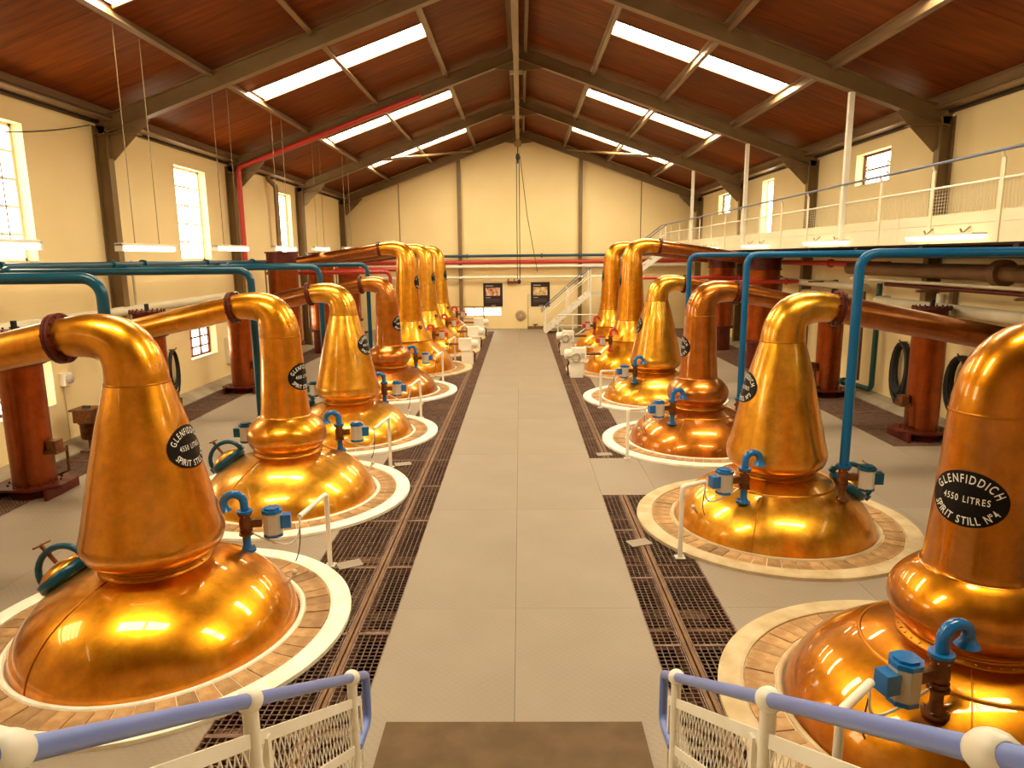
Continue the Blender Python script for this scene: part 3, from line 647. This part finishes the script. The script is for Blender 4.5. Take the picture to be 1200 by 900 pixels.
# ------------------------------------------------------------------ balcony on the right
BX, BY0, BY1 = 5.69, 2.0, 28.2
bal = thing('balcony', 'long cream balcony with mesh railing along the wall opposite the tall windows', 'balcony', (BX, 0, 0))
MB().box(.05, XR-BX, BY0, BY1, 3.10, 3.16).ob('deck', m_dark, bal)
n = 9
for i in range(n):
    y0, y1 = BY0+(BY1-BY0)*i/n, BY0+(BY1-BY0)*(i+1)/n
    MB().box(0, .05, y0+.003, y1-.003, 3.12, 3.36).ob('fascia_board', m_cream_panel, bal); MB().box(0, .04, y0+.003, y1-.003, 3.365, 3.50).ob('toe_board', m_cream_panel, bal)
for i in range(14): y = BY0+.4+i*1.95; MB().box(.05, XR-BX-.02, y-.05, y+.05, 2.98, 3.10).ob('deck_joist', m_dark, bal)
MB().tube([(-.04, BY0, 4.18), (-.04, BY1, 4.18)], .02, 10).ob('handrail', m_railgrey, bal)
MB().tube([(.0, BY0, 3.86), (.0, BY1, 3.86)], .016, 8).ob('mid_rail', m_white, bal)
posts = [BY0+.2+1.40*i for i in range(19)]; posts = [2.93, 4.33, 5.73, 7.13]+[8.53+1.40*i for i in range(15)]
for y in posts: MB().bar((-.008, y, 3.13), (-.008, y, 4.10), .075, .014, (1, 0, 0)).bar((-.008, y, 4.09), (-.04, y, 4.165), .05, .012, (1, 0, 0)).ob('rail_post', m_cream_panel, bal)
for a, b in zip(posts, posts[1:]):
    mb = MB()
    k = 22
    for i in range(1, k): y = a+(b-a)*i/k; mb.box(.018, .022, y-.0022, y+.0022, 3.50, 3.86)
    for i in range(8): z = 3.51+.045*i; mb.box(.022, .026, a, b, z-.002, z+.002)
    mb.ob('mesh_panel', m_cream_panel, bal)['kind'] = 'stuff'
for y in FRAMES[1:4]+[7.1]: MB().bar((-.01, y, 3.13), (-.01, y, roofz(BX)-.42), .085, .085).ob('hanger', m_white, bal)
for i, (a, b) in enumerate([(4.7, 6.2), (8.7, 10.2), (12.3, 13.85), (16.2, 17.7), (20.35, 21.95), (24.6, 26.1)]):
    t = thing('strip_light', 'fluorescent strip light on the balcony edge, %s from the end wall' % ORD[5-i], 'light', (BX-.09, 0, 0), group='balcony strip lights')
    MB().box(-.10, .09, a, b, 3.215, 3.245).ob('housing', m_white, t); MB().prism([(-.10, 3.215), (-.075, 3.165), (.065, 3.165), (.09, 3.215)], a+.01, b-.01).ob('diffuser', m_tube, t)
    for y in (a+.35, b-.35): MB().bar((0, y, 3.24), (.1, y, 3.33), .03, .01).bar((0, y, 3.24), (-.03, y, 3.30), .03, .01).ob('bracket', m_steel, t)

# far staircase along the end wall
st = thing('staircase', 'white steel staircase with blue handrails climbing to the balcony by the end wall', 'staircase', (0, 0, 0))
SY0, SY1 = 27.35, 28.35
flights = [((.95, 0.0), (2.72, 1.56)), ((3.5, 1.56), (5.66, 3.14))]
for (x0, z0), (x1, z1) in flights:
    for y in (SY0, SY1): MB().bar((x0, y, z0+.06), (x1, y, z1+.0), .03, .15).ob('stringer', m_white, st)
    nt_ = round((z1-z0)/.195)
    for i in range(1, nt_+1): x = x0+(x1-x0)*(i-.2)/nt_; z = z0+(z1-z0)*i/nt_-.06; MB().box(x-.13, x+.13, SY0+.02, SY1-.02, z-.03, z).ob('tread', m_grey, st)
MB().box(2.72, 3.5, SY0, SY1, 1.50, 1.56).ob('landing', m_grey, st)
for x in (2.75, 3.47): MB().bar((x, SY0, 0), (x, SY0, 1.5), .07, .07).ob('landing_leg', m_white, st)
for y in (SY0, SY1):
    MB().tube([(.82, y, .85), (.95, y, 1.0), (2.72, y, 2.56), (3.5, y, 2.56), (5.66, y, 4.18)], .02, 8).ob('handrail', m_railgrey, st)
    MB().tube([(.95, y, .72), (2.72, y, 2.22), (3.5, y, 2.22), (5.66, y, 3.86)], .018, 8).ob('mid_rail', m_white, st)
    for x, z in ((.97, 0.03), (1.85, .8), (2.74, 1.5), (3.48, 1.5), (4.5, 2.3), (5.6, 3.1)): MB().tube([(x, y, z), (x, y, z+1.0)], .025, 8).ob('rail_post', m_white, st)
# pit guard rail near the staircase
gd = thing('guard_rail', 'low white guard rail with diagonal braces beside the far staircase', 'railing', (0, 0, 0))
for z in (.85, .45): MB().tube([(1.40, 26.0, z), (3.4, 26.0, z)], .022, 8).ob('rail', m_white, gd)
for x in (1.40, 1.95, 2.6, 3.3): MB().tube([(x, 26.0, 0), (x, 26.0, .87)], .025, 8).ob('post', m_white, gd)
for a, b in ((1.40, 1.95), (2.6, 1.95)): MB().tube([(a, 26.0, .45), (b, 26.0, .03)], .018, 8).ob('brace', m_white, gd)
gd = thing('guard_rail', 'thin grey hoop rail beneath the posters on the end wall', 'railing', (0, 0, 0))
MB().tube([(-4.2, 28.6, 0), *arc((-4.2, 28.6, 1.0), (-4.2, 28.6, 0), (-1.4, 28.6, 1.0), .1), *arc((-1.5, 28.6, 1.0), (-4.2, 28.6, 1.0), (-1.5, 28.6, 0), .1), (-1.5, 28.6, 0)], .02, 8).ob('hoop', m_steel, gd)
MB().tube([(-4.2, 28.6, .5), (-1.5, 28.6, .5)], .014, 8).ob('mid_rail', m_steel, gd)
for x in (-2.4,): MB().tube([(x, 28.6, 0), (x, 28.6, 1.0)], .016, 8).ob('post', m_steel, gd)

# ------------------------------------------------------------------ entrance stair and its rails (foreground)
es = thing('entrance_stair', 'steel entrance stair with white mesh sides and lavender blue handrails in the foreground', 'staircase', (0, 0, 0))
SL = .593
railz = lambda y: .862+SL*(3.25-y)
for i in range(8): y = 3.30-.315*i; z = .17*(i+1)-.0; MB().box(-.86, .77, y-.32, y, z-.04, z).ob('tread', m_grey, es)
MB().box(-1.9, 1.8, -2.6, .80, 1.32, 1.36).ob('landing', m_grey, es)
for x in (-1.8, -.9, .8, 1.7): MB().box(x-.04, x+.04, -2.5, -2.42, 0, 1.32).box(x-.04, x+.04, .5, .58, 0, 1.32).ob('landing_leg', m_white, es)
for X, s in ((-.89, -1), (.79, 1)):
    MB().bar((X, 3.42, .05), (X, .72, .05+2.7*SL*.82), .03, .2).ob('stringer', m_white, es)
    yt = .55
    hr = [(X, 3.30, .42), *arc((X, 3.54, .40), (X, 3.30, .42), (X, 3.54, .80), .06, 5), *arc((X, 3.54, railz(3.54)), (X, 3.54, .4), (X, yt, railz(yt)), .06, 5), (X, yt, railz(yt)), (X, -2.5, railz(yt))]
    MB().tube(hr, .024, 16).ob('handrail', m_blue_rail, es)
    for y in (3.25, 2.02, 1.045, -1.0):
        zz = railz(max(y, yt)); p = MB().tube([(X, y, max(.02, zz-.95)), (X, y, zz)], .026, 14); p = p.ob('rail_post', m_white, es)
        MB().lathe([(.0242, -.043), (.033, -.037), (.040, -.018), (.042, 0), (.040, .018), (.033, .037), (.0242, .043)], 20, (0, 0, 0), ax='y').xf(Matrix.Translation((X, y, zz)) @ Matrix.Rotation(-math.atan(SL), 4, 'X')).ob('ball_clamp', m_white, p)
    y0, y1 = 3.40, .75; X2 = X-s*.0
    off = (-.145, -.42, -.74)
    fr_ = MB()
    for o_ in off: fr_.bar((X2, y0, railz(y0)+o_), (X2, y1, railz(y1)+o_), .008, .045)
    fr_.bar((X2, y0, max(.03, railz(y0)-.74)), (X2, y0, railz(y0)-.145), .008, .03, (0, 1, 0))
    for y in (2.12,): fr_.bar((X2, y, railz(y)-.74), (X2, y, railz(y)-.145), .03, .03)
    fr_.ob('panel_frame', m_white, es)
    mb = MB(); sp = .052; k = .36                       # expanded-metal strands: slope dy/dz = +-k
    for sg_ in (-1, 1):
        y = y1-.4
        while y < y0+.4:
            # strand passes centre line at y; from lower to upper edge
            a = railz(y)-.74; b_ = railz(y)-.145; zc = (a+b_)/2; pts = []
            for hh in (-1, 1):
                # solve point on upper/lower edge: z = railz(yy)+off, yy = y+sg*k*(z-zc)
                of = -.145 if hh > 0 else -.74
                yy = (y+sg_*k*(.862+SL*3.25+of-zc))/(1+sg_*k*SL); pts.append((yy, railz(yy)+of))
            (ya, za), (yb, zb) = pts
            if all(y1 <= q <= y0 for q in (ya, yb)): mb.bar((X2, ya, za), (X2, yb, zb), .003, .0055, (0, 1, 0))
            y += sp
    m_ = mb.ob('expanded_mesh', m_white, es); m_['kind'] = 'stuff'

# ------------------------------------------------------------------ pipe runs
def run(name, label, cat, pts, r, m, group=None, fl_at=(), n=14):
    t = thing(name, label, cat, (0, 0, 0), group=group); P = [Vector(p) for p in pts]; out = [P[0]]
    for i in range(1, len(P)-1): out += arc(P[i], out[-1], P[i+1], max(r*2.2, .06), 6)
    out.append(P[-1]); MB().tube(out, r, n).ob('pipe', m, t)
    for q, d in fl_at: flange(MB(), q, d, r*1.55, r*1.2).ob('flange', m, t)
    return t
run('wall_pipe', 'teal pipe with flanges running high along the window-side wall', 'pipe', [(-6.95, 1, 2.93), (-6.95, 29.2, 2.93)], .055, m_teal, 'wall pipes', [((-6.95, y, 2.93), (0, 1, 0)) for y in (9.3, 11.9, 12.9, 15.5, 18.2, 22)])
run('wall_pipe', 'fat off-white pipe at shoulder height along the window-side wall', 'pipe', [(-7.2, 1, 2.03), (-7.2, 17.6, 2.13)], .085, m_pale, 'wall pipes')
run('wall_pipe', 'thin brown pipe below the off-white pipe on the window-side wall', 'pipe', [(-7.05, 8, 1.86), (-7.05, 17.6, 1.86)], .022, m_brown, 'wall pipes')
run('wall_pipe', 'slim grey riser between the first windows', 'pipe', [(-7.3, 13.15, 2.1), (-7.3, 13.15, 3.0)], .025, m_pale, 'wall pipes')
run('wall_pipe', 'long teal pipe across the end wall above the posters', 'pipe', [(-6.9, 29.3, 3.05), (6.9, 29.3, 3.05)], .055, m_teal, 'end wall pipes', [((x, 29.3, 3.05), (1, 0, 0)) for x in (.9, -2.2, 3.8)])
run('wall_pipe', 'red pipe across the end wall below the teal pipe', 'pipe', [(-7.1, 29.28, 2.79), (7.1, 29.28, 2.79)], .075, m_red, 'end wall pipes')
run('wall_pipe', 'upper white pipe across the end wall', 'pipe', [(-7.1, 29.3, 2.61), (7.1, 29.3, 2.61)], .06, m_white, 'end wall pipes', [((-1.4, 29.3, 2.61), (1, 0, 0))])
run('wall_pipe', 'lower white pipe across the end wall just above the posters', 'pipe', [(-7.1, 29.32, 2.16), (2.6, 29.32, 2.16)], .055, m_white, 'end wall pipes', [((-1.4, 29.32, 2.16), (1, 0, 0))])
run('drain_pipe', 'bright red pipe following the rafter down the window-side column', 'pipe', [(-2.4, 17.92, roofz(2.4)-.40), (-7.02, 17.92, roofz(7.02)-.40), (-7.02, 17.92, 2.62)], .062, m_red)
run('drain_pipe', 'grey rainwater pipe with offset beside the third tall window', 'pipe', [(-7.3, 20.75, 5.45), (-7.3, 20.75, 5.3), (-7.15, 20.95, 5.1), (-7.15, 20.95, 0.2)], .07, m_steel)
run('wall_pipe', 'fat brown lagged pipe high under the balcony', 'pipe', [(6.95, 3, 2.70), (6.95, 14.9, 2.70)], .125, m_brown, 'pipes under the balcony', [((6.95, y, 2.7), (0, 1, 0)) for y in (7.2, 10.2)])
run('wall_pipe', 'thin cream pipe beneath the brown lagged pipe under the balcony', 'pipe', [(6.85, 3, 2.50), (6.85, 14.6, 2.50)], .028, m_pale, 'pipes under the balcony')
run('wall_pipe', 'dark thin pipe beneath the thin cream pipe under the balcony', 'pipe', [(6.95, 3, 2.42), (6.95, 13.4, 2.42)], .035, m_redlead, 'pipes under the balcony')
run('wall_pipe', 'fat off-white pipe at shoulder height under the balcony', 'pipe', [(7.0, 3, 2.08), (7.0, 13.9, 2.08), (7.3, 13.9, 2.08)], .095, m_pale, 'pipes under the balcony')
run('wall_pipe', 'beige lagged pipe with elbows behind the second condenser under the balcony', 'pipe', [(7.15, 14.6, 2.3), (7.15, 20.5, 2.3), (7.4, 20.5, 2.3)], .08, m_pale, 'pipes under the balcony')
run('wall_pipe', 'second beige pipe just below the lagged one under the balcony', 'pipe', [(7.0, 14.6, 2.05), (7.0, 17.5, 2.05), (7.35, 17.5, 2.05)], .09, m_pale, 'pipes under the balcony')
run('wall_pipe', 'red pipe with a round flange under the balcony', 'pipe', [(6.98, 13.4, 2.79), (6.98, 28.8, 2.79)], .06, m_red, 'pipes under the balcony', [((6.98, 15.9, 2.79), (0, 1, 0))])
run('wall_pipe', 'dark pipe with a valve low on the wall under the balcony', 'pipe', [(7.25, 3, 1.72), (7.25, 11.2, 1.72)], .05, m_redlead, 'pipes under the balcony', [((7.25, 10.9, 1.72), (0, 1, 0))])
run('wall_pipe', 'dark green pipe dropping down the wall and turning along the kerb under the balcony', 'pipe', [(7.25, 14.2, 2.4), (7.25, 14.2, .22), (7.1, 15.6, .22)], .055, mat('dark green pipe paint', (.004, .06, .055), .35), 'pipes under the balcony', [((7.15, 15.2, .22), (-.1, 1, 0))])
run('wall_pipe', 'white vertical pipe behind the condenser under the balcony', 'pipe', [(7.3, 12.2, .2), (7.3, 12.2, 2.3)], .07, m_white, 'pipes under the balcony')
run('wall_pipe', 'thin brown vertical pipe against the wall under the balcony', 'pipe', [(7.3, 14.9, .3), (7.3, 14.9, 2.3)], .028, m_brown, 'pipes under the balcony')
run('wall_pipe', 'teal header pipe running under the balcony deck', 'pipe', [(7.05, 4, 2.96), (7.05, 16, 2.96)], .05, m_teal, 'pipes under the balcony')
# hanging strut brackets
for i, y in enumerate((9.6, 12.0, 16.5, 20.0)):
    o = MB().box(6.75, 7.43, y-.02, y+.02, 2.34, 2.38).box(7.35, 7.43, y-.05, y+.05, 1.7, 2.4).ob('pipe_bracket', m_steel); tag(o, '%s grey steel pipe bracket from the stairs end, under the balcony' % ORD[i], 'bracket', 'pipe brackets')

# ------------------------------------------------------------------ hanging strip lights (window side)
for i, (a, b) in enumerate([(1.8, 3.3), (6.3, 7.8), (9.35, 10.85), (12.3, 13.8), (15.25, 16.75), (18.2, 19.7), (21.3, 22.8)]):
    z = 3.17+(i-2)*.03 if i > 1 else 3.17
    t = thing('strip_light', 'hanging fluorescent strip light over the window-side condensers, %s from the end wall' % ORD[6-i], 'light', (-5.35, 0, 0), group='hanging strip lights')
    MB().box(-.05, .05, a, b, z+.03, z+.065).ob('housing', m_white, t); MB().tube([(0, a+.02, z), (0, b-.02, z)], .042, 12).ob('diffuser', m_tube, t)
    for y in (a+.02, b-.02): MB().box(-.05, .05, y-.02, y+.02, z-.045, z+.05).ob('end_cap', m_white, t)
    for y in (a+.42, b-.42): MB().tube([(0, y, z+.06), (0, y, roofz(5.35)-.17)], .007, 5).ob('chain', m_steel, t)

# ------------------------------------------------------------------ ridge hoist
h = thing('monorail_hoist', 'monorail hoist beam along the ridge with a hook block and chains', 'hoist', (-.06, 0, 0))
mb = MB().box(-.06, .06, YF, 28.2, 7.24, 7.26).box(-.06, .06, YF, 28.2, 7.44, 7.46).box(-.008, .008, YF, 28.2, 7.26, 7.44); mb.ob('runway_beam', m_purlin, h)
for fy in FRAMES: MB().box(-.16, .16, fy-.04, fy+.04, 7.40, 7.49).box(-.03, .03, fy-.03, fy+.03, 7.45, 7.6).ob('beam_clamp', m_pale, h)
MB().box(-.11, .11, 26.85, 27.15, 7.04, 7.24).tube([(-.14, 27, 7.14), (.14, 27, 7.14)], .06, 12).ob('trolley', m_steel, h)
MB().tube([(0, 27, 7.05), (0, 27, 6.75)], .02, 6).sphere((0, 27, 6.66), .085, 12, 1.5).tube([(0, 27, 6.56), (0, 27, 6.44)], .03, 8).ob('hook_block', m_hose, h)
for dx in (-.05, .05): MB().tube([(dx, 27, 6.8), (dx, 27, 2.16)], .014, 6).ob('chain', m_hose, h)
MB().tube([(.08, 27, 6.7), (.35, 27.4, 4.5), (.75, 28, 2.4)], .012, 6).ob('pendant_cable', m_hose, h)
MB().sphere((.02, 27, 2.06), .07, 10, 1.3).ob('load_hook', m_hose, h)

# ------------------------------------------------------------------ end wall fittings
def poster(x0, x1, z0, z1, lab, ca, cb):
    t = thing('poster', lab, 'poster', (0, 0, 0), group='posters on the end wall'); y = YB
    MB().box(x0-.02, x1+.02, y-.02, y, z0-.02, z1+.02).ob('frame', m_white, t); MB().box(x0, x1, y-.026, y-.018, z0, z1).ob('panel', mat('poster maroon', (.022, .007, .008), .35), t)
    w_ = x1-x0; h_ = z1-z0
    MB().box(x0+w_*.13, x1-w_*.13, y-.030, y-.026, z0+h_*.46, z1-h_*.2).ob('picture', mat('poster picture', ca, .5, c2=cb, scale=(9, 9, 7), lo=.38, hi=.62), t)
    mt = mat('poster print', (.55, .5, .45), .6)
    b = MB().box(x0+w_*.13, x0+w_*.52, y-.030, y-.026, z1-h_*.14, z1-h_*.11).box(x0+w_*.13, x0+w_*.38, y-.030, y-.026, z0+h_*.37, z0+h_*.39).box(x0+w_*.42, x0+w_*.64, y-.030, y-.026, z0+h_*.03, z0+h_*.055); b.ob('heading', mt, t)
    b = MB()
    for k in range(4): b.box(x0+w_*.13, x1-w_*.15, y-.029, y-.026, z0+h_*(.32-.045*k), z0+h_*(.33-.045*k))
    b.ob('print_lines', mat('poster small print', (.16, .13, .12), .6), t)
poster(-1.57, -.75, .94, 1.93, 'dark maroon poster with a glowing red picture, above the low window', (.35, .05, .02), (.75, .55, .35))
poster(.44, 1.24, .92, 1.95, 'dark maroon poster with a golden picture, beside the far staircase', (.45, .22, .05), (.75, .6, .35))
t = thing('wall_fan', 'round tan fan grille on the end wall between the posters', 'fan', (.01, YB, .55)); MB().lathe([(.001, -.07), (.18, -.07), (.225, -.05), (.235, 0)], 32, ax='y').ob('cover', m_ringtan, t)
for k in range(3): MB().lathe([(.06+.05*k, -.075), (.07+.05*k, -.08), (.08+.05*k, -.075)], 28, ax='y').ob('grille_ring', m_brown, t)
o = MB().box(.30, 1.0, YB-.35, YB-.02, 0, .10).tube([(.62, YB-.2, .1), (.62, YB-.2, .2)], .03, 8).box(.52, .72, YB-.24, YB-.16, .16, .2).ob('wall_plinth', m_brown); tag(o, 'low brown valve box on the floor below the golden poster', 'valve box')
t = thing('wall_fitting', 'small brass fitting with pipe on the end wall between the posters', 'fitting', (-.35, YB-.08, 2.0)); MB().box(-.2, .25, -.06, .06, -.1, .0).ob('bracket', m_brass, t); MB().tube([(-.15, 0, 0), (-.15, 0, .12)], .025, 8).tube([(.1, 0, 0), (.1, 0, .1)], .02, 8).ob('stub', m_brass, t)
run('wall_pipe', 'thin pale conduit on the end wall beside the golden poster', 'pipe', [(.32, YB-.03, .1), (.32, YB-.03, 1.45), (.4, YB-.03, 1.45)], .018, m_pale, 'end wall pipes')

# ------------------------------------------------------------------ drive units of the wash stills
def drive(label, x, y, s):
    t = thing('drive_unit', label, 'motor', (x, y, 0), 0 if s > 0 else pi, 'cream drive units')
    MB().box(-.16, .16, -.17, .17, 0, .40).ob('pedestal', m_white, t); MB().box(-.18, .18, -.2, .2, .40, .43).ob('bed_plate', m_white, t)
    MB().box(-.12, .24, -.14, .14, .43, .74).ob('gearbox', m_white, t); MB().lathe([(.001, -.30), (.09, -.30), (.12, -.27), (.12, -.12)], 20, (0, 0, .58), ax='x').ob('motor', m_white, t)
    for k in range(6): MB().lathe([(.12, -.25+.022*k), (.132, -.247+.022*k), (.132, -.240+.022*k), (.12, -.237+.022*k)], 20, (0, 0, .58), ax='x').ob('cooling_fin', m_white, t)
    MB().lathe([(.10, 0), (.13, .01), (.13, .06), (.05, .09), (.001, .09)], 20, (-.02, -.22, .52), ax='y').ob('end_cover', m_grey, t)
    MB().box(.10, .2, -.15, -.14, .5, .62).ob('rating_plate', m_grey, t); MB().tube([(.24, 0, .58), (.62, 0, .58)], .035, 10).ob('drive_shaft', m_brass, t); MB().tube([(-.14, .12, .42), (-.22, .05, .3), (-.2, .0, .05)], .02, 8).ob('cable', m_hose, t)
for i, y in enumerate((19.6, 23.0, 26.2)): drive('cream painted motor drive beside the %s wash still, window-side row' % ORD[i], -1.52, y, -1)
for i, y in enumerate((17.35, 21.4)): drive('cream painted motor drive beside the %s wash still, balcony-side row' % ORD[i], 1.40, y, 1)

# ------------------------------------------------------------------ wall clutter
def hose(label, x, y, z, s, ry, rz_, turns, r):
    t = thing('hose', label, 'hose', (x, y, z), group='coiled hoses')
    pts = []
    for i in range(turns*20+1):
        a = 2*pi*i/20; k = .84+.26*((i//20)*.618 % 1)+.05*sin(i*.37); pts.append((s*(.02+.012*(i/20)), ry*k*sin(a), -rz_*(1-cos(a))*k))
    MB().tube(pts, r, 8).ob('coil', m_hose, t); MB().tube([(-s*.02, 0, .02), (s*.12, 0, .03), (s*.14, 0, .07)], .015, 8).ob('hook', m_steel, t)
hose('black hose coiled on a hook on the window-side wall', XL+.04, 14.35, 1.13, 1, .19, .44, 5, .02)
hose('thick black hose bundle hanging beside the condenser under the balcony', XR-.06, 13.3, 1.3, -1, .27, .56, 7, .036)
hose('black hose coil on the wall behind the first condenser under the balcony', XR-.06, 11.5, 1.28, -1, .30, .48, 7, .036)
t = thing('control_box', 'small cream control box with grey knob on the window-side wall', 'box', (XL, 10.95, 1.13)); MB().box(0, .1, -.1, .1, -.1, .1).ob('casing', m_white, t); MB().lathe([(.001, .15), (.06, .15), (.07, .1)], 16, ax='x').ob('knob', m_grey, t); MB().tube([(.02, -.03, -.1), (.02, -.03, -1.0)], .01, 6).ob('conduit', m_pale, t)
t = thing('valve_stand', 'rusty flanged filter box on a short stand by the window-side kerb', 'valve', (-6.95, 10.75, 0)); t.scale = (.72, .72, .95); MB().tube([(0, 0, 0), (0, 0, .22)], .04, 10).box(-.2, .2, -.2, .2, 0, .025).ob('stand', m_rust, t); MB().lathe([(.001, .2), (.15, .2), (.17, .24), (.17, .46), (.2, .47), (.2, .5), (.17, .5)], 20).ob('bowl', m_brass, t)
MB().box(-.2, .2, -.2, .2, .5, .70).box(-.25, .25, -.25, .25, .70, .73).ob('housing', m_brass, t); MB().box(-.08, .08, -.03, .03, .73, .77).ob('handle', m_hose, t)
t = thing('wall_cabinet', 'narrow white cabinet on the window-side wall past the low window', 'cabinet', (XL, 17.3, .75)); MB().box(0, .14, -.14, .14, -.32, .32).ob('casing', m_white, t); MB().box(.14, .15, -.1, .1, .2, .26).ob('handle', m_hose, t)
t = thing('catenary_cable', 'thin cable looping along the top of the window-side wall', 'cable', (0, 0, 0)); MB().tube(bez((XL+.02, 8.2, 4.75), (XL+.02, 9.6, 4.65), (XL+.02, 10.8, 4.85), (XL+.02, 12.45, 5.3), 12), .008, 6).ob('wire', m_hose, t)
# loose grey cover plates lying on the gratings
for x, y, rz_, lab in ((-1.72, 6.45, .5, 'beside the first conduit post, window-side row'), (1.24, 6.95, .35, 'beside the second still, balcony-side row'), (-1.75, 9.85, .3, 'beside the second conduit post, window-side row'), (1.27, 10.3, .1, 'beside the third still, balcony-side row')):
    o = MB().box(-.12, .12, -.08, .08, 0, .006).ob('cover_plate', m_plate, None, (x, y, .003)); o.rotation_euler.z = rz_; tag(o, 'small loose grey cover plate %s' % lab, 'plate', 'loose cover plates')
# fasteners too small to pick apart stay joined
for o in bpy.data.objects:
    if o.name.split('.')[0] in ('bolt', 'flange_bolt', 'drum_bolt', 'base_bolt', 'rivet', 'lettering', 'print_lines', 'grating_panel'): o['kind'] = 'stuff'
for m in bpy.data.materials:
    if '_b' in m: del m['_b']
